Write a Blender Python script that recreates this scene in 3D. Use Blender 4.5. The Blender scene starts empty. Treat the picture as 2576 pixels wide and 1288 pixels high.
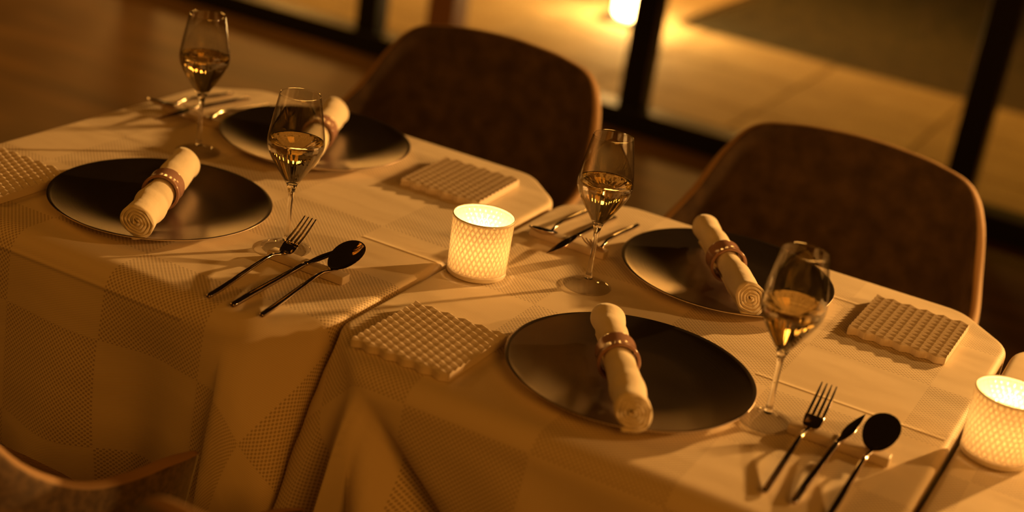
import bpy, bmesh, math, random
from math import sin, cos, pi, sqrt, atan2, hypot, exp, floor
from mathutils import Vector, Matrix

random.seed(7)
S = bpy.context.scene
COL = S.collection

# ------------------------------------------------------------------ camera
# world: z = 0 is the cloth-covered table top, x runs along the row of tables, y away from us
F_PX = 3824.66
TH, ROLL, PSI, HC = 0.387183, 0.156581, -0.435409, 0.83955
Fw = Vector((sin(PSI)*cos(TH), cos(PSI)*cos(TH), -sin(TH)))
R0 = Vector((cos(PSI), -sin(PSI), 0.0)); U0 = R0.cross(Fw)
Rw = cos(ROLL)*R0 + sin(ROLL)*U0
Uw = -sin(ROLL)*R0 + cos(ROLL)*U0
cam = bpy.data.cameras.new('camera')
cam.sensor_width = 36.0
cam.lens = F_PX*36.0/2576.0
cam.clip_start = 0.05
cam.dof.use_dof = True
cam.dof.focus_distance = 2.06
cam.dof.aperture_fstop = 1.9
cam.dof.aperture_blades = 0
camo = bpy.data.objects.new('camera', cam)
COL.objects.link(camo)
m = Matrix((( Rw.x, Uw.x, -Fw.x, 0.0), (Rw.y, Uw.y, -Fw.y, 0.0), (Rw.z, Uw.z, -Fw.z, HC), (0, 0, 0, 1)))
camo.matrix_world = m
S.camera = camo

# ------------------------------------------------------------------ world, lights, exposure
S.view_settings.view_transform = 'Standard'
S.view_settings.look = 'None'
S.view_settings.exposure = 0.12
S.view_settings.gamma = 1.0
S.view_settings.use_curve_mapping = False
W = bpy.data.worlds.new('evening'); S.world = W; W.use_nodes = True
W.node_tree.nodes['Background'].inputs[0].default_value = (1.0, 0.38, 0.05, 1)
W.node_tree.nodes['Background'].inputs[1].default_value = 0.010

def lamp(name, kind, loc, energy, color, size=0.1, target=None, size_y=None, spot=None):
    l = bpy.data.lights.new(name, kind)
    l.energy = energy; l.color = color
    if kind == 'AREA':
        l.size = size
        if size_y: l.shape = 'RECTANGLE'; l.size_y = size_y
    elif kind != 'SUN':
        l.shadow_soft_size = size
    if kind == 'SPOT':
        l.spot_size = spot; l.spot_blend = 0.25
    o = bpy.data.objects.new(name, l); COL.objects.link(o); o.location = loc
    if target is not None:
        d = Vector(target)-Vector(loc)
        o.rotation_euler = d.to_track_quat('-Z', 'Y').to_euler()
    return o
KEYC = (1.0, 0.48, 0.12); FILC = (1.0, 0.34, 0.030)
# low wall lamp at the window side, to the right: the grazing light with the long shadows
lamp('lamp_by_window', 'SPOT', (0.95, 4.6, 0.83), 600, KEYC, 0.05, target=(-0.95, 1.9, 0.05), spot=math.radians(58))
lamp('lamp_at_right', 'SPOT', (1.9, 3.0, 0.86), 130, KEYC, 0.06, target=(-1.1, 1.8, 0.03), spot=math.radians(40))
# warm ceiling light over the room, broad and dim
lamp('ceiling_light', 'AREA', (1.5, -0.3, 1.65), 25, FILC, 1.5, target=(-0.9, 1.7, 0.0))
lamp('floor_fill_left', 'SPOT', (-4.2, 3.6, 1.9), 115, (1.0, 0.44, 0.05), 0.2, target=(-4.0, 3.7, -0.74), spot=math.radians(95))  # unseen spot added to brighten the floor at left
lamp('table_fill_left', 'AREA', (-3.2, 0.8, 1.5), 8, FILC, 1.0, target=(-0.9, 1.6, 0.0))  # weak unseen fill added from the left
# row of unseen point lights, added beyond the terrace for sheen on the plates
for gx in (-6.4, -5.3, -4.2, -3.1, -2.0):
    lamp('low_glow_fill', 'POINT', (gx, 7.6, 0.42), 48, (1.0, 0.45, 0.085), 0.20)
# lantern light on the terrace
lamp('terrace_light_left', 'SPOT', (-4.2, 6.75, 0.7), 20, (1.0, 0.44, 0.035), 0.1, target=(-4.1, 6.7, -0.74), spot=math.radians(108))
lamp('terrace_light_right', 'SPOT', (-0.4, 6.6, 1.0), 30, (1.0, 0.45, 0.03), 0.1, target=(-0.5, 6.5, -0.74), spot=math.radians(96))

# ------------------------------------------------------------------ materials
def mat(name, base=(0.8, 0.8, 0.8), rough=0.5, metal=0.0, **kw):
    M = bpy.data.materials.new(name); M.use_nodes = True
    b = M.node_tree.nodes['Principled BSDF']
    b.inputs['Base Color'].default_value = (*base, 1)
    b.inputs['Roughness'].default_value = rough
    b.inputs['Metallic'].default_value = metal
    for k, v in kw.items():
        b.inputs[k].default_value = v
    return M
def nd(M, typ, **props):
    n = M.node_tree.nodes.new(typ)
    for k, v in props.items(): setattr(n, k, v)
    return n
def lk(M, a, b): M.node_tree.links.new(a, b)
def mathn(M, op, a, b=None, c=None):
    n = nd(M, 'ShaderNodeMath', operation=op)
    for i, v in enumerate((a, b, c)):
        if v is None: continue
        if isinstance(v, (int, float)): n.inputs[i].default_value = v
        else: lk(M, v, n.inputs[i])
    return n.outputs[0]
def bsdf(M): return M.node_tree.nodes['Principled BSDF']
def noise(M, scale, detail=2.0, coord='Object'):
    tc = nd(M, 'ShaderNodeTexCoord'); n = nd(M, 'ShaderNodeTexNoise')
    n.inputs['Scale'].default_value = scale; n.inputs['Detail'].default_value = detail
    lk(M, tc.outputs[coord], n.inputs['Vector']); return n
def ramp(M, fac, c0, c1, p0=0.3, p1=0.7):
    r = nd(M, 'ShaderNodeValToRGB'); e = r.color_ramp.elements
    e[0].position = p0; e[1].position = p1; e[0].color = (*c0, 1); e[1].color = (*c1, 1)
    lk(M, fac, r.inputs[0]); return r.outputs[0]
def bump(M, h, strength, dist):
    b = nd(M, 'ShaderNodeBump'); b.inputs['Strength'].default_value = strength
    b.inputs['Distance'].default_value = dist; lk(M, h, b.inputs['Height'])
    lk(M, b.outputs[0], bsdf(M).inputs['Normal']); return b

def damask(name, u0, v0, cell, creases):
    M = mat(name, (0.74, 0.62, 0.44), 0.62)
    bsdf(M).inputs['Sheen Weight'].default_value = 0.25
    uv = nd(M, 'ShaderNodeUVMap'); uv.uv_map = 'cloth'
    sp = nd(M, 'ShaderNodeSeparateXYZ'); lk(M, uv.outputs[0], sp.inputs[0])
    u, v = sp.outputs[0], sp.outputs[1]
    a = mathn(M, 'FLOOR', mathn(M, 'DIVIDE', mathn(M, 'SUBTRACT', u, u0), cell))
    b = mathn(M, 'FLOOR', mathn(M, 'DIVIDE', mathn(M, 'SUBTRACT', v, v0), cell))
    par = mathn(M, 'ABSOLUTE', mathn(M, 'MODULO', mathn(M, 'ADD', a, b), 2.0))   # 0 = dotted, 1 = ribbed
    p = 0.0068
    su = mathn(M, 'SINE', mathn(M, 'MULTIPLY', mathn(M, 'ADD', u, v), 2*pi/p))
    sv = mathn(M, 'SINE', mathn(M, 'MULTIPLY', mathn(M, 'SUBTRACT', u, v), 2*pi/p))
    pr = mathn(M, 'ADD', mathn(M, 'MULTIPLY', su, 0.5), mathn(M, 'MULTIPLY', sv, 0.5))
    dot = mathn(M, 'GREATER_THAN', pr, 0.12)                      # raised / sunk weave of the dotted squares
    st = mathn(M, 'SINE', mathn(M, 'MULTIPLY', mathn(M, 'ADD', v, mathn(M, 'MULTIPLY', u, -0.25)), 2*pi/0.0024))
    st = mathn(M, 'MULTIPLY_ADD', st, 0.5, 0.5)
    inv = mathn(M, 'SUBTRACT', 1.0, par)
    hole = mathn(M, 'MULTIPLY', dot, inv)
    rib = mathn(M, 'MULTIPLY', st, par)
    # colour
    n = noise(M, 7.0, 3.0)
    mix = nd(M, 'ShaderNodeMixRGB'); mix.inputs[1].default_value = (0.80, 0.67, 0.48, 1); mix.inputs[2].default_value = (0.34, 0.235, 0.11, 1)
    fac = mathn(M, 'ADD', mathn(M, 'MULTIPLY', hole, 0.72), mathn(M, 'MULTIPLY', rib, 0.16))
    lk(M, fac, mix.inputs[0])
    lk(M, mix.outputs[0], bsdf(M).inputs['Base Color'])
    # relief: weave, ironed creases, soft undulation
    h = mathn(M, 'ADD', mathn(M, 'MULTIPLY', hole, -0.00030), mathn(M, 'MULTIPLY', rib, -0.00012))
    for (x0, x1, yc, hh) in creases:
        dy = mathn(M, 'DIVIDE', mathn(M, 'SUBTRACT', v, yc), 0.0035)
        g = mathn(M, 'POWER', 2.718, mathn(M, 'MULTIPLY', mathn(M, 'MULTIPLY', dy, dy), -1.0))
        w = mathn(M, 'MULTIPLY', mathn(M, 'GREATER_THAN', u, x0), mathn(M, 'LESS_THAN', u, x1))
        h = mathn(M, 'ADD', h, mathn(M, 'MULTIPLY', mathn(M, 'MULTIPLY', g, w), hh))
    mp = nd(M, 'ShaderNodeMapping'); mp.inputs['Scale'].default_value = (4.0, 11.0, 1.0)
    lk(M, uv.outputs[0], mp.inputs[0])
    nn = nd(M, 'ShaderNodeTexNoise'); nn.inputs['Scale'].default_value = 1.3; nn.inputs['Detail'].default_value = 1.5
    lk(M, mp.outputs[0], nn.inputs['Vector'])
    h = mathn(M, 'ADD', h, mathn(M, 'MULTIPLY', nn.outputs[0], 0.0038))
    bump(M, h, 1.0, 1.0)
    return M

m_suede = mat('brown_suede', (0.16, 0.075, 0.035), 0.9)
bsdf(m_suede).inputs['Sheen Weight'].default_value = 0.25
bsdf(m_suede).inputs['Sheen Tint'].default_value = (0.9, 0.55, 0.3, 1)
_n = noise(m_suede, 28.0, 4.0)
lk(m_suede, ramp(m_suede, _n.outputs[0], (0.034, 0.018, 0.008), (0.085, 0.050, 0.022)), bsdf(m_suede).inputs['Base Color'])
_b = noise(m_suede, 300.0, 2.0)
bump(m_suede, _b.outputs[0], 0.6, 0.0012)
m_tan = mat('tan_wool', (0.42, 0.26, 0.13), 0.85)
bsdf(m_tan).inputs['Sheen Weight'].default_value = 0.4
_n = noise(m_tan, 110.0, 4.0)
lk(m_tan, ramp(m_tan, _n.outputs[0], (0.065, 0.034, 0.012), (0.19, 0.115, 0.05)), bsdf(m_tan).inputs['Base Color'])
m_lit_edge = mat('painted_lit_edge', (0.36, 0.215, 0.095), 0.7)  # paler top of the chair shell: its lit rim is painted in
m_blackmetal = mat('black_metal', (0.02, 0.018, 0.016), 0.45, 0.6)
m_steel = mat('polished_steel', (0.50, 0.42, 0.37), 0.06, 1.0)
m_porc = mat('matt_porcelain', (0.78, 0.68, 0.58), 0.38)
m_rest = mat('rest_porcelain', (0.60, 0.50, 0.38), 0.35)
m_bisque = mat('pale_bisque', (0.66, 0.56, 0.47), 0.38)
m_foot = mat('holder_base', (0.82, 0.74, 0.62), 0.3)
m_ring = mat('mauve_glaze', (0.40, 0.235, 0.195), 0.14)
m_linen = mat('cream_napkin', (0.84, 0.74, 0.58), 0.85)
bsdf(m_linen).inputs['Sheen Weight'].default_value = 0.3
_n = noise(m_linen, 60.0, 3.0); bump(m_linen, _n.outputs[0], 0.5, 0.002)
m_wood = mat('table_wood', (0.16, 0.08, 0.04), 0.5)

# plate: satin dark glaze with fine turned rings
m_plate = mat('satin_dark_glaze', (0.29, 0.225, 0.185), 0.33, 1.0)
_tc = nd(m_plate, 'ShaderNodeTexCoord'); _sp = nd(m_plate, 'ShaderNodeSeparateXYZ'); lk(m_plate, _tc.outputs['Object'], _sp.inputs[0])
_r = mathn(m_plate, 'SQRT', mathn(m_plate, 'ADD', mathn(m_plate, 'MULTIPLY', _sp.outputs[0], _sp.outputs[0]), mathn(m_plate, 'MULTIPLY', _sp.outputs[1], _sp.outputs[1])))
_nn = nd(m_plate, 'ShaderNodeTexNoise'); _nn.noise_dimensions = '1D'; _nn.inputs['Scale'].default_value = 420.0; _nn.inputs['Detail'].default_value = 3.0
lk(m_plate, _r, _nn.inputs['W'])
bump(m_plate, _nn.outputs[0], 0.35, 0.00035)
_n2 = noise(m_plate, 9.0, 3.0)
_mr = nd(m_plate, 'ShaderNodeMapRange'); _mr.inputs[3].default_value = 0.26; _mr.inputs[4].default_value = 0.36
lk(m_plate, _n2.outputs[0], _mr.inputs[0]); lk(m_plate, _mr.outputs[0], bsdf(m_plate).inputs['Roughness'])

# thin bowl glass: a clear film that reflects at glancing angles
m_thin = bpy.data.materials.new('thin_clear_glass'); m_thin.use_nodes = True
_nt = m_thin.node_tree; _nt.nodes.clear()
_o = nd(m_thin, 'ShaderNodeOutputMaterial'); _t = nd(m_thin, 'ShaderNodeBsdfTransparent'); _g = nd(m_thin, 'ShaderNodeBsdfGlossy'); _g.inputs['Roughness'].default_value = 0.0
_t.inputs[0].default_value = (0.95, 0.94, 0.92, 1)
_lw = nd(m_thin, 'ShaderNodeLayerWeight'); _lw.inputs[0].default_value = 0.25
lk(m_thin, ramp(m_thin, _lw.outputs['Facing'], (0.97, 0.96, 0.94), (0.42, 0.38, 0.33), 0.35, 1.0), _t.inputs[0])
_f = nd(m_thin, 'ShaderNodeFresnel'); _ge = nd(m_thin, 'ShaderNodeNewGeometry')
lk(m_thin, mathn(m_thin, 'MULTIPLY_ADD', _ge.outputs['Backfacing'], 1/1.9-1.9, 1.9), _f.inputs['IOR'])
_mx = nd(m_thin, 'ShaderNodeMixShader')
lk(m_thin, _f.outputs[0], _mx.inputs[0]); lk(m_thin, _t.outputs[0], _mx.inputs[1]); lk(m_thin, _g.outputs[0], _mx.inputs[2]); lk(m_thin, _mx.outputs[0], _o.inputs[0])
m_glass = mat('solid_glass', (0.98, 0.97, 0.95), 0.0)
bsdf(m_glass).inputs['Transmission Weight'].default_value = 1.0; bsdf(m_glass).inputs['IOR'].default_value = 1.5
m_wine = mat('golden_wine', (1.0, 0.84, 0.46), 0.0)
bsdf(m_wine).inputs['Transmission Weight'].default_value = 1.0; bsdf(m_wine).inputs['IOR'].default_value = 1.34
m_pane = m_thin

# translucent porcelain of the candle holders (thickness stored per vertex lets more or less light through)
m_trans = bpy.data.materials.new('translucent_porcelain'); m_trans.use_nodes = True
_nt = m_trans.node_tree; _nt.nodes.clear()
_o = nd(m_trans, 'ShaderNodeOutputMaterial'); _t = nd(m_trans, 'ShaderNodeBsdfTranslucent'); _d = nd(m_trans, 'ShaderNodeBsdfDiffuse'); _g = nd(m_trans, 'ShaderNodeBsdfGlossy'); _g.inputs['Roughness'].default_value = 0.15
_at = nd(m_trans, 'ShaderNodeAttribute'); _at.attribute_name = 'thin'
_cr = ramp(m_trans, _at.outputs['Fac'], (0.09, 0.065, 0.04), (0.35, 0.265, 0.15), 0.0, 1.0)
lk(m_trans, _cr, _t.inputs[0]); _d.inputs[0].default_value = (0.66, 0.55, 0.40, 1)
_m1 = nd(m_trans, 'ShaderNodeMixShader'); _m1.inputs[0].default_value = 0.62
lk(m_trans, _t.outputs[0], _m1.inputs[1]); lk(m_trans, _d.outputs[0], _m1.inputs[2])
_f = nd(m_trans, 'ShaderNodeFresnel'); _ge = nd(m_trans, 'ShaderNodeNewGeometry')
lk(m_trans, mathn(m_trans, 'MULTIPLY_ADD', _ge.outputs['Backfacing'], 1/1.45-1.45, 1.45), _f.inputs['IOR'])
_m2 = nd(m_trans, 'ShaderNodeMixShader'); lk(m_trans, _f.outputs[0], _m2.inputs[0]); lk(m_trans, _m1.outputs[0], _m2.inputs[1]); lk(m_trans, _g.outputs[0], _m2.inputs[2])
lk(m_trans, _m2.outputs[0], _o.inputs[0])

def emit(name, col, st):
    M = bpy.data.materials.new(name); M.use_nodes = True
    b = M.node_tree.nodes['Principled BSDF']
    b.inputs['Base Color'].default_value = (0.8, 0.7, 0.5, 1)
    b.inputs['Emission Color'].default_value = (*col, 1); b.inputs['Emission Strength'].default_value = st
    return M
m_flame = emit('flame', (1.0, 0.62, 0.20), 60.0)
m_wax = emit('glowing_wax', (1.0, 0.60, 0.22), 2.2)
m_lantern = emit('lantern_glow', (1.0, 0.60, 0.20), 55.0)

# floor: dark brown boards, seen out of focus
m_floor = mat('brown_floor', (0.2, 0.09, 0.03), 0.55)
_tc = nd(m_floor, 'ShaderNodeTexCoord'); _mp = nd(m_floor, 'ShaderNodeMapping'); _mp.inputs['Scale'].default_value = (1.2, 6.0, 1)
lk(m_floor, _tc.outputs['Object'], _mp.inputs[0])
_n = nd(m_floor, 'ShaderNodeTexNoise'); _n.inputs['Scale'].default_value = 1.5; _n.inputs['Detail'].default_value = 4
lk(m_floor, _mp.outputs[0], _n.inputs['Vector'])
lk(m_floor, ramp(m_floor, _n.outputs[0], (0.085, 0.040, 0.012), (0.20, 0.10, 0.035)), bsdf(m_floor).inputs['Base Color'])
m_paver = mat('pale_concrete', (0.58, 0.52, 0.40), 0.8)
_n = noise(m_paver, 5.0, 4.0)
lk(m_paver, ramp(m_paver, _n.outputs[0], (0.48, 0.35, 0.17), (0.62, 0.47, 0.25)), bsdf(m_paver).inputs['Base Color'])
m_joint = mat('joint_sand', (0.16, 0.12, 0.08), 0.9)
m_lawn = mat('dark_lawn', (0.035, 0.032, 0.012), 0.95)
_n = noise(m_lawn, 12.0, 5.0)
lk(m_lawn, ramp(m_lawn, _n.outputs[0], (0.020, 0.020, 0.008), (0.075, 0.060, 0.022)), bsdf(m_lawn).inputs['Base Color'])
m_timber = mat('brown_timber', (0.20, 0.08, 0.03), 0.6)

# ------------------------------------------------------------------ helpers
def obj(name, verts, faces, material, parent=None, smooth=True, loc=None, mats=None, fmat=None):
    me = bpy.data.meshes.new(name); me.from_pydata(verts, [], faces); me.update()
    bm = bmesh.new(); bm.from_mesh(me); bmesh.ops.recalc_face_normals(bm, faces=bm.faces); bm.to_mesh(me); bm.free()
    if mats:
        for q in mats: me.materials.append(q)
        if fmat:
            for p, k in zip(me.polygons, fmat): p.material_index = k
    else: me.materials.append(material)
    if smooth: me.polygons.foreach_set('use_smooth', [True]*len(me.polygons))
    o = bpy.data.objects.new(name, me); COL.objects.link(o)
    if parent is not None: o.parent = parent
    if loc is not None: o.location = loc
    return o
def thing(name, label, cat, loc, rotz=0.0, group=None):
    o = bpy.data.objects.new(name, None); COL.objects.link(o); o.empty_display_size = 0.05
    o.location = loc; o.rotation_euler = (0, 0, rotz)
    o['label'] = label; o['category'] = cat
    if group: o['group'] = group
    return o
def tag(o, label, cat, group=None):
    o['label'] = label; o['category'] = cat
    if group: o['group'] = group
    return o
def dup(root, loc, rotz, label):
    r = root.copy(); COL.objects.link(r); r.location = loc; r.rotation_euler = (0, 0, rotz); r['label'] = label
    for ch in list(root.children):
        c = ch.copy(); COL.objects.link(c); c.parent = r
        for g in ch.children:
            d = g.copy(); COL.objects.link(d); d.parent = c
    return r
def lathe(prof, n=64, rib=None):
    """prof: list of (r, z); closed to the axis where r = 0. rib(r, z, a) scales the radius"""
    V, Fs, idx = [], [], []
    for (r, z) in prof:
        if r < 1e-7: idx.append([len(V)]); V.append((0, 0, z))
        else:
            row = []
            for k in range(n):
                a = 2*pi*k/n; q = r*(rib(r, z, a) if rib else 1.0)
                row.append(len(V)); V.append((q*cos(a), q*sin(a), z))
            idx.append(row)
    for i in range(len(idx)-1):
        A, B = idx[i], idx[i+1]
        for k in range(n):
            k2 = (k+1) % n
            if len(A) == 1 and len(B) == 1: continue
            if len(A) == 1: Fs.append((A[0], B[k2], B[k]))
            elif len(B) == 1: Fs.append((A[k], A[k2], B[0]))
            else: Fs.append((A[k], A[k2], B[k2], B[k]))
    return V, Fs
def box(cx, cy, cz, sx, sy, sz, bev=0.0):
    bm = bmesh.new(); bmesh.ops.create_cube(bm, size=1.0)
    bmesh.ops.scale(bm, vec=(sx, sy, sz), verts=bm.verts); bmesh.ops.translate(bm, vec=(cx, cy, cz), verts=bm.verts)
    if bev > 0: bmesh.ops.bevel(bm, geom=bm.edges[:], offset=bev, segments=2, affect='EDGES', profile=0.5)
    V = [tuple(v.co) for v in bm.verts]; bm.verts.index_update()
    Fs = [tuple(v.index for v in f.verts) for f in bm.faces]; bm.free()
    return V, Fs
def join(*parts):
    V, Fs = [], []
    for (v, f) in parts:
        o = len(V); V += v; Fs += [tuple(i+o for i in q) for q in f]
    return V, Fs
def loft(rings, cap=True):
    n = len(rings[0]); V = [p for r in rings for p in r]; Fs = []
    for i in range(len(rings)-1):
        for k in range(n):
            k2 = (k+1) % n
            Fs.append((i*n+k, i*n+k2, (i+1)*n+k2, (i+1)*n+k))
    if cap:
        Fs.append(tuple(range(n))[::-1]); Fs.append(tuple((len(rings)-1)*n+k for k in range(n)))
    return V, Fs
def tube(pts, rad, n=12):
    rings = []
    for i, p in enumerate(pts):
        p = Vector(p); a = Vector(pts[max(i-1, 0)]); b = Vector(pts[min(i+1, len(pts)-1)])
        t = (b-a).normalized(); x = t.cross(Vector((0, 0, 1)))
        if x.length < 1e-3: x = Vector((1, 0, 0))
        x.normalize(); y = t.cross(x); r = rad[i] if isinstance(rad, (list, tuple)) else rad
        rings.append([tuple(p + x*r*cos(2*pi*k/n) + y*r*sin(2*pi*k/n)) for k in range(n)])
    return loft(rings)
def interp(tab, t):
    if t <= tab[0][0]: return tab[0][1]
    for (a, va), (b, vb) in zip(tab, tab[1:]):
        if t <= b:
            w = (t-a)/(b-a); return va+(vb-va)*w
    return tab[-1][1]
def sinterp(tab, t):
    if t <= tab[0][0]: return tab[0][1]
    for (a, va), (b, vb) in zip(tab, tab[1:]):
        if t <= b:
            w = (t-a)/(b-a); w = w*w*(3-2*w); return va+(vb-va)*w
    return tab[-1][1]

ZF = -0.74   # floor

# ------------------------------------------------------------------ setting
def struct(o): o['kind'] = 'structure'; return o
struct(obj('floor', *box(-1.6, 1.95, ZF-0.05, 9.0, 5.9, 0.10), m_floor, smooth=False))
# terrace: sand bed with pavers laid into it
terrace = struct(obj('terrace', *box(-2.2, 5.80, ZF-0.075, 7.4, 1.67, 0.09), m_joint, smooth=False))
pv = box(0, 0, 0, 0.592, 0.542, 0.05, 0.004)
pme = None
for i in range(12):
    for j in range(3):
        if pme is None:
            o = obj('paver', *pv, m_paver, terrace, smooth=False); pme = o.data
        else:
            o = bpy.data.objects.new('paver', pme); COL.objects.link(o); o.parent = terrace
        o.location = (-5.55+0.60*i+0.0, 5.255+0.550*j, ZF-0.025+random.uniform(-0.001, 0.001))
terrace_far = struct(obj('terrace_path', *box(-4.20, 8.7, ZF-0.06, 3.5, 4.0, 0.12), m_paver, smooth=False))
struct(obj('lawn', *box(0.05, 8.94, ZF-0.07, 4.96, 4.6, 0.10), m_lawn, smooth=False))
# window wall: black frame, bottom rail and posts, clear panes between
YW = 4.91
frame = struct(obj('window_1', *box(-1.6, YW-0.01, ZF+0.042, 9.0, 0.115, 0.084, 0.004), m_blackmetal, smooth=False))
PX = (-5.30, -4.17, -3.03, -1.905, -0.735, 0.43, 1.60)
for x in PX:
    obj('post', *box(x, YW, ZF+1.22, 0.094, 0.085, 2.34, 0.004), m_blackmetal, frame, smooth=False)
obj('top_rail', *box(-1.6, YW, ZF+2.43, 9.0, 0.085, 0.08, 0.004), m_blackmetal, frame, smooth=False)
for a, b in zip(PX, PX[1:]):
    obj('pane', *box((a+b)/2, YW, ZF+1.23, b-a-0.094, 0.008, 2.32), m_pane, frame, smooth=False)
tag(obj('timber_post', *box(-2.985, 5.42, ZF+0.9, 0.125, 0.125, 1.8, 0.006), m_timber, smooth=False),
    'brown timber post standing on the terrace behind the glass', 'post')
lt = thing('lantern', 'glowing white lantern with a dark base on the pale terrace', 'lantern', (-2.585, 6.44, ZF))
obj('base', *box(0, 0, 0.012, 0.24, 0.24, 0.024, 0.004), m_blackmetal, lt, smooth=False)
obj('shade', *lathe([(0, 0.025), (0.070, 0.025), (0.082, 0.040), (0.084, 0.30), (0.078, 0.32), (0, 0.32)], 40), m_lantern, lt)
obj('lid', *lathe([(0, 0.325), (0.095, 0.325), (0.095, 0.345), (0.03, 0.37), (0, 0.37)], 32), m_blackmetal, lt)

# ------------------------------------------------------------------ tables and cloths
def table(cx, label):
    t = thing('dining_table', label, 'table', (cx, 1.81, ZF), 0.0)
    o8 = [(-0.255, -0.375), (0.255, -0.375), (0.335, -0.295), (0.335, 0.295), (0.255, 0.375), (-0.255, 0.375), (-0.335, 0.295), (-0.335, -0.295)]
    obj('tabletop', *loft([[(x, y, 0.700) for x, y in o8], [(x, y, 0.726) for x, y in o8]]), m_wood, t, smooth=False)
    for sx in (-1, 1):
        for sy in (-1, 1):
            obj('leg', *box(sx*0.24, sy*0.28, 0.350, 0.045, 0.045, 0.700, 0.003), m_wood, t, smooth=False)
def outline(x0, x1, y0, y1, ch):
    """octagon with softly rounded corners, sampled finely; returns (point, normal) list"""
    C = [(x0+ch, y0), (x1-ch, y0), (x1, y0+ch), (x1, y1-ch), (x1-ch, y1), (x0+ch, y1), (x0, y1-ch), (x0, y0+ch)]
    P = []; n = len(C); rr = 0.028
    for i in range(n):
        p = Vector(C[i]); a = Vector(C[i-1]); b = Vector(C[(i+1) % n])
        da = (a-p).normalized(); db = (b-p).normalized()
        s, e = p+da*rr, p+db*rr
        for k in range(7):
            t = k/6; q = s*(1-t)**2 + p*2*t*(1-t) + e*t*t; P.append(q)
        nb = Vector(C[(i+1) % n]); e2 = nb+(p-nb).normalized()*rr
        L = (e2-e).length; m_ = max(2, int(L/0.012))
        for k in range(1, m_): P.append(e+(e2-e)*k/m_)
    N = []
    for i in range(len(P)):
        t = (P[(i+1) % len(P)]-P[i-1]).normalized(); N.append(Vector((t.y, -t.x)))
    return P, N
def cloth(x0, x1, y0, y1, label, M, folds, drop=0.285, seed=0, flare=0.38):
    P, N = outline(x0, x1, y0, y1, 0.085)
    n = len(P)
    rows = []
    # inset rings: flat top, rounded edge, hanging skirt
    RE = [0.010+0.026*max(0.0, -q.y)**2 for q in N]
    prof = [-0.2, 0.0]+[k/7*pi/2 for k in range(1, 8)]
    V, UV = [], []
    rnd = random.Random(seed); ph = [rnd.uniform(0, 6.28) for _ in range(6)]
    peri = 0.0; S_ = []
    for i in range(n):
        S_.append(peri); peri += (P[(i+1) % n]-P[i]).length
    def disp(p, nn, s, d):
        front = p.y < y0+0.09
        side = abs(nn.x) > 0.9
        amp = d*0.07 if not side else d*0.0
        off = amp*(0.5*sin(s*2*pi/peri*9+ph[0])+0.35*sin(s*2*pi/peri*14+ph[1]+d*3))
        if side: off = -d*0.02
        elif front: off += 0.10*d - 0.05*d*d/0.28
        else: off += 0.02*d
        if min(abs(nn.x), abs(nn.y)) > 0.25 and p.y < y0+0.1:
            off += flare*d*(1 if nn.x < 0 else 0.35)
        for (fx, slope, w0, wd, A) in folds:
            if front and not side:
                c = fx+slope*d; w = w0+wd*d
                off += A*min(1.0, d/0.28)**0.85*exp(-((p.x-c)/w)**2)
        return off
    for a in prof:
        for i in range(n):
            re = RE[i]
            if a < 0: q = P[i]-N[i]*(re+0.008); z = 0.0; c = q
            else:
                q = P[i]+N[i]*(re*sin(a)-re); z = -(re-re*cos(a)); c = P[i]+N[i]*(re*a-re)
            V.append((q.x, q.y, z)); UV.append((c.x, c.y))
    nr = 24
    for r in range(1, nr+1):
        d = drop*r/nr
        for i in range(n):
            s = S_[i]; nn = N[i]
            diag = min(abs(nn.x), abs(nn.y))*1.42
            dd = d*(1+0.30*diag)
            off = disp(P[i], nn, s, dd)
            dv = Vector((nn.x*0.45, nn.y*1.2)) if min(abs(nn.x), abs(nn.y)) > 0.2 and P[i].y < y0+0.1 else nn
            q = P[i]+dv*off
            x = min(max(q.x, x0-0.0005), x1+0.0005)
            re = RE[i]; V.append((x, q.y, -re-dd)); c = P[i]+nn*(re*(pi/2-1)+dd); UV.append((c.x, c.y))
    R = len(prof)+nr; Fs = []
    for r in range(R-1):
        for i in range(n):
            i2 = (i+1) % n
            Fs.append((r*n+i, (r+1)*n+i, (r+1)*n+i2, r*n+i2))
    Fs.append(tuple(range(n)))
    o = obj('tablecloth', V, Fs, M)
    lay = o.data.uv_layers.new(name='cloth')
    for lp in o.data.loops: lay.data[lp.index].uv = UV[lp.vertex_index]
    tag(o, label, 'tablecloth')
    return o
table(-1.294, 'left dining table standing under the first damask cloth')
table(-0.555, 'middle dining table standing under the second damask cloth')
table(0.185, 'right dining table standing under the cloth at the picture edge')
cr1 = [(-1.061, -0.925, 1.762, 0.0016), (-1.60, -1.10, 1.395, 0.0014)]
cr2 = [(-0.45, -0.20, 1.766, 0.0013), (-0.60, -0.34, 2.105, 0.0014)]
cloth(-1.661, -0.9275, 1.405, 2.215, 'cream damask tablecloth of the left table, under the two back-left plates',
      damask('damask_left', -1.062, 1.817, 0.165, cr1), [(-1.30, -0.1, 0.06, 0.10, 0.012), (-1.16, 0.0, 0.05, 0.05, -0.012), (-1.02, 0.30, 0.025, 0.10, 0.045), (-1.12, -0.3, 0.04, 0.10, -0.02)], seed=3)
cloth(-0.9205, -0.1905, 1.405, 2.215, 'cream damask tablecloth of the middle table, with deep folds at its near corner',
      damask('damask_middle', -0.594, 1.74, 0.17, cr2), [(-0.850, 0.02, 0.010, 0.035, -0.075), (-0.832, 0.33, 0.012, 0.12, 0.055), (-0.815, 0.80, 0.012, 0.20, -0.085), (-0.66, 1.3, 0.05, 0.2, 0.03)], seed=5)
cloth(-0.1835, 0.55, 1.405, 2.215, 'cream damask tablecloth of the right table, under the candle holder cut by the frame',
      damask('damask_right', -0.15, 2.02, 0.17, []), [], seed=8)

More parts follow.
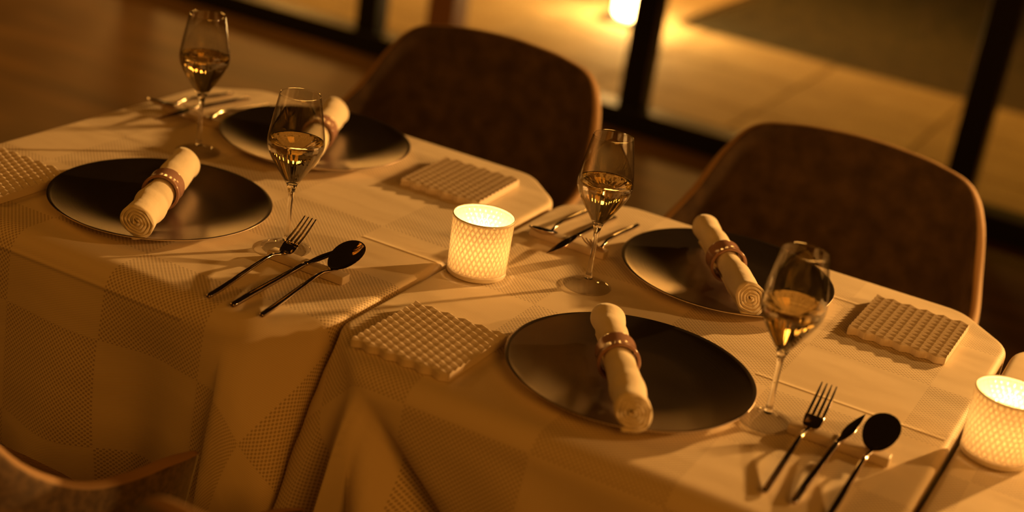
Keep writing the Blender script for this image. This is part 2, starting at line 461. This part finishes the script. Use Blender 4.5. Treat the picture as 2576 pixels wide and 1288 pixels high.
# ------------------------------------------------------------------ chairs
def make_chair(label):
    t = thing('dining_chair', label, 'chair', (0, 0, ZF), 0, 'brown suede shell chairs')
    half = [(0.294, 0.165), (0.300, 0.10), (0.299, 0.02), (0.294, -0.06), (0.272, -0.13), (0.243, -0.185), (0.205, -0.218), (0.14, -0.236), (0.07, -0.242), (0.0, -0.243)]
    hh = [0.590, 0.610, 0.622, 0.645, 0.692, 0.766, 0.812, 0.828, 0.835, 0.838]
    path = [(x, y, h) for (x, y), h in zip(half, hh)]
    path = path + [(-x, y, h) for (x, y, h) in path[-2::-1]]
    # refine with Catmull-Rom
    pts = []
    for i in range(len(path)-1):
        p0 = Vector(path[max(i-1, 0)]); p1 = Vector(path[i]); p2 = Vector(path[i+1]); p3 = Vector(path[min(i+2, len(path)-1)])
        for k in range(5):
            u = k/5; pts.append(0.5*((2*p1)+(-p0+p2)*u+(2*p0-5*p1+4*p2-p3)*u*u+(-p0+3*p1-3*p2+p3)*u**3))
    pts.append(Vector(path[-1]))
    n = len(pts); rings = []
    for i, p in enumerate(pts):
        tg = (pts[min(i+1, n-1)]-pts[max(i-1, 0)]); tg.z = 0; tg.normalize()
        nrm = Vector((tg.y, -tg.x, 0))            # outward on the path direction chosen
        if nrm.dot(Vector((p.x, p.y, 0))) < 0: nrm = -nrm
        th = 0.0115
        endf = min(i, n-1-i)/4.0; th *= min(1.0, 0.55+0.45*endf)
        def at(h, o):
            f = (h-0.40)/0.43; k = 0.80+0.20*min(1, max(0, f))**0.7 if h < 0.62 else (0.80+0.20*min(1, (0.22/0.43))**0.7)+(h-0.62)*0.10
            kk = k/1.0
            return (p.x*kk*1.03+nrm.x*o, p.y*kk*1.03+nrm.y*o, h)
        H = p.z; lo = 0.40; ring = []
        m_ = 10
        for k in range(m_+1): ring.append(at(lo+(H-th-lo)*k/m_, th))
        for k in range(1, 6):
            a = k/6*pi; ring.append(at(H-th+th*sin(a), th*cos(a)))
        for k in range(m_, -1, -1): ring.append(at(lo+(H-th-lo)*k/m_, -th))
        rings.append(ring)
    sv, sf = loft(rings); q_ = len(rings[0])
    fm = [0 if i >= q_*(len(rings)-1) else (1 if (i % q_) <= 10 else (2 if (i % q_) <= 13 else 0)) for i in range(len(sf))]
    obj('shell', sv, sf, None, t, mats=[m_suede, m_tan, m_lit_edge], fmat=fm)
    # seat cushion
    sr = []
    for (s, z) in ((0.0, 0.40), (0.92, 0.40), (1.0, 0.42), (1.0, 0.45), (0.93, 0.468), (0.5, 0.474), (0.0, 0.475)):
        if s == 0: sr.append([(0.001*cos(2*pi*k/40), 0.001*sin(2*pi*k/40), z) for k in range(40)])
        else:
            ring = []
            for k in range(40):
                a = 2*pi*k/40; c, s_ = cos(a), sin(a)
                e = 0.6
                ring.append((0.205*s*math.copysign(abs(c)**e, c), 0.175*s*math.copysign(abs(s_)**e, s_)-0.005, z))
            sr.append(ring)
    obj('seat', *loft(sr), m_suede, t)
    for sx in (-1, 1):
        for sy in (-1, 1):
            obj('leg', *tube([(sx*0.15, sy*0.13, 0.399), (sx*0.21, sy*0.20, 0.001)], [0.014, 0.009], 10), m_blackmetal, t)
    return t
ch = make_chair('brown suede chair at the far side of the left table, beside the timber post')
ch.location = (-1.315, 2.415, ZF); ch.rotation_euler = (0, 0, pi)
dup(ch, (-0.572, 2.405, ZF), pi, 'brown suede chair behind the middle table with a bright lit rim')
dup(ch, (-1.283, 1.178, ZF), 0.0, 'brown suede chair at the lower left, its arm against the left table\'s cloth')
dup(ch, (-0.555, 1.160, ZF), 0.0, 'brown suede chair at the near side of the middle table, cut by the lower edge')

# ------------------------------------------------------------------ plates, napkins, rings
RP, HP = 0.159, 0.0180
def plate_z(r):
    t = max(0.0, min(1.0, (r-0.085)/(RP-0.085)))
    return 0.0050+(HP-0.0050)*t**1.35
def make_plate(label):
    top = [(0, 0.0050)]+[(RP*k/26, plate_z(RP*k/26)) for k in range(1, 26)]+[(RP-0.0008, HP+0.0003), (RP, HP-0.0004)]
    bot = [(RP-0.0006, HP-0.0016), (RP-0.002, HP-0.0026)]+[(RP*k/14, max(0.0008, plate_z(RP*k/14)-0.0036)) for k in range(13, 7, -1)]+[(0.085, 0.0), (0.080, 0.0), (0.078, 0.0015), (0, 0.0015)]
    V, Fs = lathe(top+bot, 120)
    nt = len(top)-1
    fm = []
    for f in Fs:
        zs = [V[i] for i in f]; r = sum(hypot(v[0], v[1]) for v in zs)/len(zs)
        fm.append(0)
    # faces are generated row by row, 120 each
    for k in range(len(Fs)): fm[k] = 0 if k < 120*(nt) else 1
    o = obj('dinner_plate', V, Fs, None, mats=[m_plate, m_bisque], fmat=fm)
    tag(o, label, 'plate', 'dark coupe plates')
    return o
pl = make_plate('dark satin plate at the near side of the left table, beside the near glass')
pl.location = (-1.3201, 1.6238, 0.0006)
def pdup(loc, label):
    c = pl.copy(); COL.objects.link(c); c.location = loc; c['label'] = label; return c
pdup((-1.335, 2.0296, 0.0006), 'dark satin plate farthest away, behind the glass, at the far side of the left table')
pdup((-0.5942, 2.0313, 0.0006), 'dark satin plate in front of the lit-rimmed chair on the middle table')
pdup((-0.5696, 1.6224, 0.0006), 'dark satin plate nearest to us, right of the textured slab')

def make_napkin(name, label, loc, ang, seed, L=0.272, R=0.0215, flat=0.9, flap=True, ringpos=0.0):
    rnd = random.Random(seed)
    turns = 4.6; NS = 220; th = 0.0057
    a0, a1 = 0.3, 2*pi*turns
    rings = []
    NL = 34
    p1, p2, p3 = [rnd.uniform(0, 6.28) for _ in range(3)]
    for j in range(NL+1):
        t = j/NL; x = (t-0.5)*L
        pinch = 1-0.17*exp(-((x-ringpos)/0.030)**2)
        flare = 1+0.05*exp(-((x+L/2)/0.02)**2)+0.04*exp(-((x-L/2)/0.02)**2)
        lump = 1+0.035*sin(x*95+p1)+0.025*sin(x*160+p2)
        out, inn = [], []
        for k in range(NS+1):
            a = a0+(a1-a0)*k/NS; r = R*(0.10+0.90*(a-a0)/(a1-a0))
            w = 1.0
            if k > NS*0.6: w = lump*(1+0.03*sin(2*a+x*60+p3)*min(1, (k/NS-0.6)*5))
            aa = a+1.2*sin(x*4+p2)*0.12
            ex, ez = 1.06, flat
            rr = r*pinch*flare*w
            hth = th*0.36
            def pt(q):
                y, z = q*cos(aa)*ex, q*sin(aa)*ez
                return (x+0.0012*sin(3*aa+p1)*(1 if abs(t-0.5) > 0.45 else 0), y, z)
            out.append(pt(rr+hth)); inn.append(pt(rr-hth))
        if flap:
            # the loose outer edge of the cloth runs off as a short flat tail
            aa = a1+1.2*sin(x*4+p2)*0.12; rr = R*pinch*flare*lump; hth = th*0.36
            ty, tz = -sin(aa), cos(aa); oy, oz = cos(aa), sin(aa)
            for q in range(1, 6):
                d_ = 0.0024*q
                for lst, sg in ((out, 1), (inn, -1)):
                    h_ = hth*sg*(1-0.5*(q == 5))
                    lst.append((x, (rr+h_)*oy*1.06+ty*d_, (rr+h_)*oz*flat+tz*d_))
        rings.append(out+inn[::-1])
    V, Fs = loft(rings)
    o = obj(name, V, Fs, m_linen)
    # roll so that the loose end lies against the plate
    for v in o.data.vertices:
        y, z = v.co.y, v.co.z; c, s = cos(0.86), sin(0.86)
        v.co.y, v.co.z = y*c-z*s, (y*s+z*c)
    zmin = min(v.co.z for v in o.data.vertices)
    # sits on the plate
    lift = plate_z(L/2+0.004)+0.0012
    o.location = (loc[0], loc[1], lift-zmin); o.rotation_euler = (0, 0, ang)
    tag(o, label, 'napkin', 'rolled cream napkins')
    return o, lift-zmin
def make_ring(label, loc, z, ang, along):
    V, Fs = [], []
    n = 64; w = 0.036; ro = 0.0262; ri = 0.0233
    prof = [(-w/2, ri), (-w/2-0.0003, ro-0.0004), (-w/2+0.001, ro+0.0008), (-w/2+0.0035, ro+0.0008), (-w/2+0.005, ro-0.0004), (0, ro-0.0006), (w/2-0.003, ro-0.0002), (w/2-0.0008, ro), (w/2, ro-0.001), (w/2, ri), (0, ri-0.0003)]
    rings = []
    for k in range(n):
        a = 2*pi*k/n
        rings.append([(x, r*cos(a), r*sin(a)) for (x, r) in prof])
    mm = len(prof)
    V = [p for r in rings for p in r]
    for k in range(n):
        k2 = (k+1) % n
        for q in range(mm):
            q2 = (q+1) % mm
            Fs.append((k*mm+q, k*mm+q2, k2*mm+q2, k2*mm+q))
    o = obj('napkin_ring', V, Fs, m_ring)
    # ring rests on the plate bottom side of the roll
    o.location = (loc[0]+cos(ang)*along, loc[1]+sin(ang)*along, z)
    o.rotation_euler = (0, 0, ang)
    tag(o, label, 'napkin ring', 'mauve napkin rings')
    return o
def napkin_on(near, far, seed, lab, rlab, along, flat=0.9):
    far = (near[0]+(far[0]-near[0])*0.93, near[1]+(far[1]-near[1])*0.93)
    c = ((near[0]+far[0])/2, (near[1]+far[1])/2)
    ang = atan2(far[1]-near[1], far[0]-near[0])
    L = min(0.276, hypot(far[0]-near[0], far[1]-near[1])-0.004)
    o, z = make_napkin('rolled_napkin', lab, c, ang, seed, L=L, ringpos=along, flat=flat)
    make_ring(rlab, c, z-0.001, ang, along)
napkin_on((-1.247, 1.484), (-1.363, 1.735), 1, 'rolled cream napkin on the near plate of the left table, spiral end towards us', 'glossy mauve ring around the napkin on the near left plate', 0.008)
napkin_on((-1.257, 1.879), (-1.365, 2.136), 2, 'rolled cream napkin on the farthest plate, half hidden by a glass', 'mauve ring around the napkin on the farthest plate', 0.0)
napkin_on((-0.514, 1.900), (-0.680, 2.131), 3, 'rolled cream napkin on the far plate of the middle table, before the lit-rimmed chair', 'brown mauve ring around the napkin before the lit-rimmed chair', 0.004)
napkin_on((-0.504, 1.474), (-0.649, 1.708), 4, 'rolled cream napkin on the nearest plate, beside the textured slab', 'brown mauve ring around the napkin on the nearest plate', 0.018, flat=0.95)

# ------------------------------------------------------------------ wine glasses
def make_glass(label):
    t = thing('wine_glass', label, 'glass', (0, 0, 0.0006), 0, 'stemmed glasses of golden wine')
    foot = [(0, 0.0002), (0.030, 0.0), (0.0344, 0.0008), (0.0350, 0.0016), (0.0344, 0.0024), (0.028, 0.0036), (0.018, 0.0056), (0.010, 0.0086), (0.0062, 0.0120), (0.0, 0.0125)]
    obj('foot', *lathe(foot, 72), m_thin, t)
    stem = [(0.0, 0.0126), (0.0061, 0.0126), (0.0048, 0.017), (0.0040, 0.024), (0.0034, 0.045), (0.0034, 0.070), (0.0040, 0.082), (0.0056, 0.0905), (0.0078, 0.0965), (0.0, 0.0968)]
    obj('stem', *lathe(stem, 32), m_glass, t)
    tab = [(0.0970, 0.0080), (0.104, 0.0125), (0.114, 0.0190), (0.126, 0.0265), (0.138, 0.0335), (0.148, 0.0376), (0.156, 0.0390), (0.164, 0.0387), (0.175, 0.0372), (0.190, 0.0346), (0.208, 0.0313), (0.225, 0.0282)]
    def rad(z):
        for i in range(len(tab)-1):
            if z <= tab[i+1][0]:
                z0, r0 = tab[max(i-1, 0)]; z1, r1 = tab[i]; z2, r2 = tab[i+1]; z3, r3 = tab[min(i+2, len(tab)-1)]
                u = (z-z1)/(z2-z1)
                m1 = (r2-r0)/(z2-z0)*(z2-z1) if i > 0 else r2-r1; m2 = (r3-r1)/(z3-z1)*(z2-z1) if i+2 < len(tab) else r2-r1
                return (2*u**3-3*u*u+1)*r1+(u**3-2*u*u+u)*m1+(-2*u**3+3*u*u)*r2+(u**3-u*u)*m2
        return tab[-1][1]
    nz = 44; Z = [0.0970+(0.225-0.0970)*k/nz for k in range(nz+1)]
    outp = [(0, 0.0969)]+[(rad(z), z) for z in Z]
    wt = 0.0011
    innp = [(rad(z)-wt, z) for z in Z[::-1] if z > 0.1015]+[(0.004, 0.1003), (0, 0.0998)]
    def flute(r, z, a):
        w = exp(-((z-0.128)/0.030)**2)
        return 1+0.011*w*cos(22*a)
    V, Fs = lathe(outp+[(rad(0.225)-0.0003, 0.2256), (rad(0.225)-0.0008, 0.2256)]+innp, 108, flute)
    obj('bowl', V, Fs, m_thin, t)
    wl = 0.1605
    wz = [z for z in Z if 0.1025 < z < wl]
    wp = [(0, 0.1003), (0.004, 0.1008)]+[(rad(z)-wt-0.0003, z) for z in wz]+[(rad(wl)-wt-0.0003, wl), (rad(wl)-wt-0.0016, wl-0.0004), (0, wl-0.0005)]
    obj('wine', *lathe(wp, 108, flute), m_wine, t)
    return t
g = make_glass('stemmed wine glass behind the raised fork on the left table')
g.location = (-1.1095, 1.6402, 0.0006)
dup(g, (-1.4374, 1.8518, 0.0006), 0.6, 'stemmed wine glass farthest away, at the left of the left table')
dup(g, (-0.7377, 1.8506, 0.0006), 1.1, 'stemmed wine glass right of the centre candle holder')
dup(g, (-0.3939, 1.6460, 0.0006), 2.0, 'stemmed wine glass nearest to us, right of the nearest plate')

# ------------------------------------------------------------------ candle holders
def make_holder(label, loc):
    t = thing('candle_holder', label, 'candle holder', loc, 0, 'glowing porcelain candle holders')
    H = 0.0874; R1, R0_ = 0.0440, 0.0420
    z0 = 0.0085; zt = H-0.0022
    NA, NZ = 36*6, 66
    V, A, Fs = [], [], []
    rowsn = 5.3
    for j in range(NZ+1):
        f = j/NZ; z = z0+(zt-z0)*f
        R = R0_+(R1-R0_)*(z/H)
        for k in range(NA):
            a = 2*pi*k/NA
            p = 36*a/(2*pi)+f*rowsn; q = 36*a/(2*pi)-f*rowsn
            dp = abs((p % 1)-0.5)*2; dq = abs((q % 1)-0.5)*2          # 1 on the ridge
            e = max(dp, dq)
            pocket = 1-min(1.0, max(0.0, (e-0.15)/0.82))
            pocket = pocket**0.65
            edge = min(1, f/0.03, (1-f)/0.03)
            pocket *= max(0, edge)
            r = R-0.0011*pocket
            V.append((r*cos(a), r*sin(a), z)); A.append(pocket)
    for j in range(NZ):
        for k in range(NA):
            k2 = (k+1) % NA
            Fs.append((j*NA+k, j*NA+k2, (j+1)*NA+k2, (j+1)*NA+k))
    # lip
    lip = [(R1-0.0001, zt), (R1+0.0003, H-0.0012), (R1+0.0001, H-0.0002), (R1-0.0008, H), (R1-0.0016, H-0.0004), (R1-0.0020, H-0.0030)]
    b = obj('shade', V, Fs, m_trans, t)
    at = b.data.attributes.new('thin', 'FLOAT', 'POINT')
    at.data.foreach_set('value', A)
    lv, lf = lathe(lip, 96)
    obj('rim', lv, lf, m_foot, t)
    base = [(0, 0.0), (R0_-0.004, 0.0), (R0_-0.0008, 0.0010), (R0_+0.0002, 0.0030), (R0_+0.0003, z0-0.001), (R0_-0.0002, z0+0.0002), (R0_-0.0012, z0+0.0006), (R0_-0.004, 0.0070), (0, 0.0065)]
    obj('base', *lathe(base, 96), m_foot, t)
    obj('tealight', *lathe([(0, 0.0071), (0.0190, 0.0071), (0.0195, 0.0080), (0.0195, 0.0220), (0.0188, 0.0224), (0.0180, 0.0205), (0, 0.0200)], 40), m_wax, t)
    obj('flame', *lathe([(0, 0.0210), (0.0022, 0.0225), (0.0040, 0.0265), (0.0038, 0.0310), (0.0020, 0.0370), (0, 0.0420)], 20), m_flame, t)
    l = lamp('candle_light', 'POINT', (0, 0, 0.047), 0.78, (1.0, 0.58, 0.21), 0.006)
    l.parent = t
    return t
make_holder('glowing white porcelain candle holder at the centre, on the seam between two tables', (-0.8757, 1.7717, 0.0008))
make_holder('glowing white porcelain candle holder at the right edge, on the right table', (-0.1402, 1.7703, 0.0008))

# ------------------------------------------------------------------ textured slabs
def make_slab(w, d):
    """slab whose top is a field of square pyramids set on the diagonal; wavy near and far edges"""
    nx, ny = 11, 22
    hx, hy = w/nx, d/ny
    zb, zp = 0.0102, 0.0134
    V, Fs, key = [], [], {}
    def vert(i, j):
        # odd lattice nodes are valleys, even ones apexes
        k = (i, j)
        if k in key: return key[k]
        x, y = (i-nx/2)*hx, (j-ny/2)*hy
        up = (i+j) % 2 == 0
        z = zp if up else zb
        key[k] = len(V); V.append((x, y, z)); return key[k]
    for j in range(0, ny+1):
        for i in range(0, nx+1):
            if (i+j) % 2: continue
            c = vert(i, j)
            nb = []
            for (di, dj) in ((1, 0), (0, 1), (-1, 0), (0, -1)):
                a, b = i+di, j+dj
                if a < 0 or a > nx: nb.append(None); continue
                nb.append((a, b))
            for q in range(4):
                A, B = nb[q], nb[(q+1) % 4]
                if A is None or B is None: continue
                if A[1] in (-1, ny+1) or B[1] in (-1, ny+1):
                    # near and far rows end in a shallow wave
                    rev = A[1] in (-1, ny+1)
                    out, val = (A, B) if rev else (B, A)
                    sg = -1 if out[1] < 0 else 1
                    yb = (val[1]-ny/2)*hy; prev = vert(*val)
                    for q2 in range(1, 6):
                        tt = q2/5; kk = ('w', i, val[0], out[1], q2) if q2 < 5 else ('w', out[0], out[1])
                        if kk not in key:
                            key[kk] = len(V)
                            V.append(((val[0]+(out[0]-val[0])*tt-nx/2)*hx, yb+sg*0.80*hy*(1-cos(pi*tt))/2, zb))
                        Fs.append((c, key[kk], prev) if rev else (c, prev, key[kk])); prev = key[kk]
                    continue
                Fs.append((c, vert(*A), vert(*B)))
    # apexes of the outermost rows stand back a little so that the front face is upright
    bm = bmesh.new(); vs = [bm.verts.new(v) for v in V]
    for f in Fs: bm.faces.new([vs[q] for q in f])
    edge = [e for e in bm.edges if len(e.link_faces) == 1]
    ex = bmesh.ops.extrude_edge_only(bm, edges=edge)
    for g_ in ex['geom']:
        if isinstance(g_, bmesh.types.BMVert): g_.co.z = 0.0
    be = [e for e in bm.edges if len(e.link_faces) == 1]
    bmesh.ops.contextual_create(bm, geom=be)
    bmesh.ops.recalc_face_normals(bm, faces=bm.faces)
    bmesh.ops.bevel(bm, geom=[e for e in bm.edges if e.is_manifold and e.calc_face_angle(0) > 0.3], offset=0.00025, segments=1, affect='EDGES')
    me = bpy.data.meshes.new('textured_slab'); bm.to_mesh(me); bm.free()
    me.materials.append(m_porc)
    return me
smesh = make_slab(0.139, 0.146)
for (x, y, rz, lab) in [
    (-1.070, 2.064, 0.04, 'textured white porcelain slab on the left table, behind the centre candle holder'),
    (-0.803, 1.528, 0.0, 'textured white porcelain slab at the near corner of the middle table, left of the nearest plate'),
    (-0.323, 2.062, 0.0, 'textured white porcelain slab at the far right corner of the middle table'),
    (-1.543, 1.533, 0.0, 'textured white porcelain slab cut by the left picture edge')]:
    o = bpy.data.objects.new('textured_slab', smesh); COL.objects.link(o)
    o.location = (x, y, 0.0008); o.rotation_euler = (0, 0, rz)
    tag(o, lab, 'slab', 'pyramid-textured porcelain slabs')

# ------------------------------------------------------------------ cutlery and rests
ZR = 0.0120      # top of the rest
def rounded_ring(y, z, w, h, tilt=0.0, n=16, e=0.7, x=0.0):
    ring = []
    for k in range(n):
        a = 2*pi*k/n; c, s = cos(a), sin(a)
        px = x+w/2*math.copysign(abs(c)**e, c); pz = h/2*math.copysign(abs(s)**e, s)
        ring.append((px, y-pz*sin(tilt), z+pz*cos(tilt)))
    return ring
def handle(y_end=-0.158):
    """handle from its blunt end (on the cloth) up to the neck at y = 0 on the rest"""
    pts = [(y_end, 0.0036, 0.0046, 0.0036), (y_end+0.001, 0.0036, 0.0064, 0.0052), (y_end+0.004, 0.0038, 0.0078, 0.0060), (y_end+0.03, 0.0062, 0.0082, 0.0058),
           (-0.100, 0.0100, 0.0076, 0.0052), (-0.060, 0.0152, 0.0066, 0.0047), (-0.035, 0.0183, 0.0056, 0.0043), (-0.018, 0.0188, 0.0050, 0.0040), (-0.008, 0.0170, 0.0048, 0.0038), (0.0, 0.0150, 0.0050, 0.0036), (0.006, 0.0146, 0.0062, 0.0032)]
    return [rounded_ring(y, z, w, h, e=0.75) for (y, z, w, h) in pts]
def make_fork(label):
    t = thing('fork', label, 'fork', (0, 0, 0), 0, 'polished steel forks')
    obj('handle', *loft(handle()), m_steel, t)
    L = 0.020
    def zc(y): return 0.0146-0.0012*sin(min(1, (y-0.006)/0.02)*pi)+max(0, y-0.016)*0.62
    rings = []
    for (y, w, h) in ((0.006, 0.0062, 0.0032), (0.009, 0.0110, 0.0030), (0.013, 0.0185, 0.0026), (0.018, 0.0225, 0.0024), (0.024, 0.0240, 0.0022), (0.028, 0.0242, 0.0021)):
        rings.append(rounded_ring(y, zc(y), w, h, e=0.6))
    parts = [loft(rings)]
    for k in range(4):
        x0 = (k-1.5)*0.0064; rr = []
        for q in range(9):
            f = q/8; y = 0.0275+0.043*f
            w = 0.0040*(1-0.55*f**2.2); h = 0.0021*(1-0.5*f)
            rr.append(rounded_ring(y, zc(y)-0.004*sin(f*pi)*0.5, max(w, 0.0008), max(h, 0.0006), n=8, e=0.7, x=x0*(1-0.04*f)))
        parts.append(loft(rr))
    obj('head', *join(*parts), m_steel, t)
    return t
def make_spoon(label):
    t = thing('spoon', label, 'spoon', (0, 0, 0), 0, 'polished steel spoons')
    obj('handle', *loft(handle()), m_steel, t)
    LB, WB, DB = 0.066, 0.0215, 0.0075
    NU, NV = 20, 28
    V, Fs = [], []
    def rim(a):
        y = 0.004+LB*(0.5-0.5*cos(a)) ; x = WB*sin(a)*(1+0.14*(-cos(a)))
        return x, y
    def tiltz(y): return 0.0150+(y-0.004)*0.33
    for side in (0, 1):
        off = len(V)
        for i in range(NU+1):
            s = i/NU
            for k in range(NV):
                a = 2*pi*k/NV
                x, y = rim(a) if a <= pi else (-rim(2*pi-a)[0], rim(2*pi-a)[1])
                yc = 0.004+LB*0.50
                px = x*s; py = yc+(y-yc)*s
                z = tiltz(py)-DB*(1-s**2.2)+DB*0.0
                if side: z -= 0.0013*(1-0.3*s)
                V.append((px, py, z+0.0012))
        for i in range(NU):
            for k in range(NV):
                k2 = (k+1) % NV
                Fs.append((off+i*NV+k, off+i*NV+k2, off+(i+1)*NV+k2, off+(i+1)*NV+k))
    o2 = (NU+1)*NV
    for k in range(NV):
        k2 = (k+1) % NV
        Fs.append((NU*NV+k, NU*NV+k2, o2+NU*NV+k2, o2+NU*NV+k))
    obj('bowl', V, Fs, m_steel, t)
    return t
def make_knife(label):
    t = thing('knife', label, 'knife', (0, 0, 0), 0, 'polished steel knives')
    hp = [(y, z, w, h) for (y, z, w, h) in ((-0.158, 0.0042, 0.0050, 0.0044), (-0.1565, 0.0042, 0.0072, 0.0062), (-0.152, 0.0045, 0.0086, 0.0072), (-0.12, 0.0080, 0.0090, 0.0072), (-0.06, 0.0122, 0.0082, 0.0066), (-0.012, 0.0158, 0.0076, 0.0062), (-0.004, 0.0164, 0.0074, 0.0058))]
    obj('handle', *loft([rounded_ring(y, z, w, h, e=0.75) for (y, z, w, h) in hp]), m_steel, t)
    rings = []
    for q in range(21):
        f = q/20; y = -0.004+0.098*f
        xl = -0.0036-0.0035*sin(min(1, f*1.15)*pi*0.5)+0.0105*max(0, f-0.35)**1.5*2.0
        xr = 0.0036+0.0052*sin(min(1, f*2.2)*pi*0.5)*(1-max(0, f-0.25)**2*1.6)
        if f > 0.98: xl = xr-0.0006
        if xl > xr-0.0006: xl = xr-0.0006
        cx, w = (xl+xr)/2, xr-xl
        z = 0.0164-0.0006*f; h = 0.0050*(1-f)**6+0.0014*(1-0.5*f)
        rings.append(rounded_ring(y, z, w, h, n=14, e=0.8, x=cx))
    obj('blade', *loft(rings), m_steel, t)
    return t
rv, rf = box(0, 0, 0.006, 0.125, 0.0185, 0.012, 0.0014)
rest0 = obj('cutlery_rest', rv, rf, m_rest)
rest0.location = (-1.0445, 1.601, 0.0008); tag(rest0, 'white porcelain cutlery rest bar on the left table, near side', 'cutlery rest', 'porcelain cutlery rests')
for (x, y, rz, lab) in [(-0.8255, 1.966, 0.0, 'white porcelain cutlery rest bar right of the centre candle holder'),
                        (-1.545, 1.972, 0.0, 'white porcelain cutlery rest bar at the far left, behind the farthest glass'),
                        (-0.302, 1.645, 0.02, 'white porcelain cutlery rest bar nearest to us, under the lower right cutlery')]:
    c = rest0.copy(); COL.objects.link(c); c.location = (x, y, 0.0008); c.rotation_euler = (0, 0, rz); c['label'] = lab
fk = make_fork('polished fork on the near rest of the left table, tines raised before the glass foot')
kn = make_knife('polished knife between fork and spoon on the near rest of the left table')
sn = make_spoon('polished spoon on the near rest of the left table, closest to the seam')
fk.location = (-1.084, 1.588, 0.0008); fk.rotation_euler = (0, 0, 0.03)
kn.location = (-1.038, 1.588, 0.0008); kn.rotation_euler = (0, 0, -0.02)
sn.location = (-1.003, 1.592, 0.0008); sn.rotation_euler = (0, 0, 0.03)
Z8 = 0.0008
dup(sn, (-0.857, 1.972, Z8), pi+0.06, 'polished spoon beside the centre candle holder, bowl towards us')
dup(kn, (-0.818, 1.972, Z8), pi+0.02, 'polished knife beside the centre candle holder, between spoon and fork')
dup(fk, (-0.773, 1.972, Z8), pi+0.05, 'polished fork behind the stem of the glass right of the centre candle holder')
dup(sn, (-1.586, 1.975, Z8), pi+0.02, 'polished spoon at the far left corner of the left table')
dup(kn, (-1.551, 1.975, Z8), pi+0.0, 'polished knife at the far left, behind the farthest glass')
dup(fk, (-1.507, 1.975, Z8), pi+0.0, 'polished fork at the far left, beside the farthest plate')
dup(fk, (-0.340, 1.632, Z8), 0.02, 'polished fork nearest to us, right of the nearest glass')
dup(kn, (-0.300, 1.632, Z8), -0.02, 'polished knife nearest to us, between fork and spoon at lower right')
dup(sn, (-0.262, 1.632, Z8), 0.0, 'polished spoon nearest to us, at lower right beside the seam')
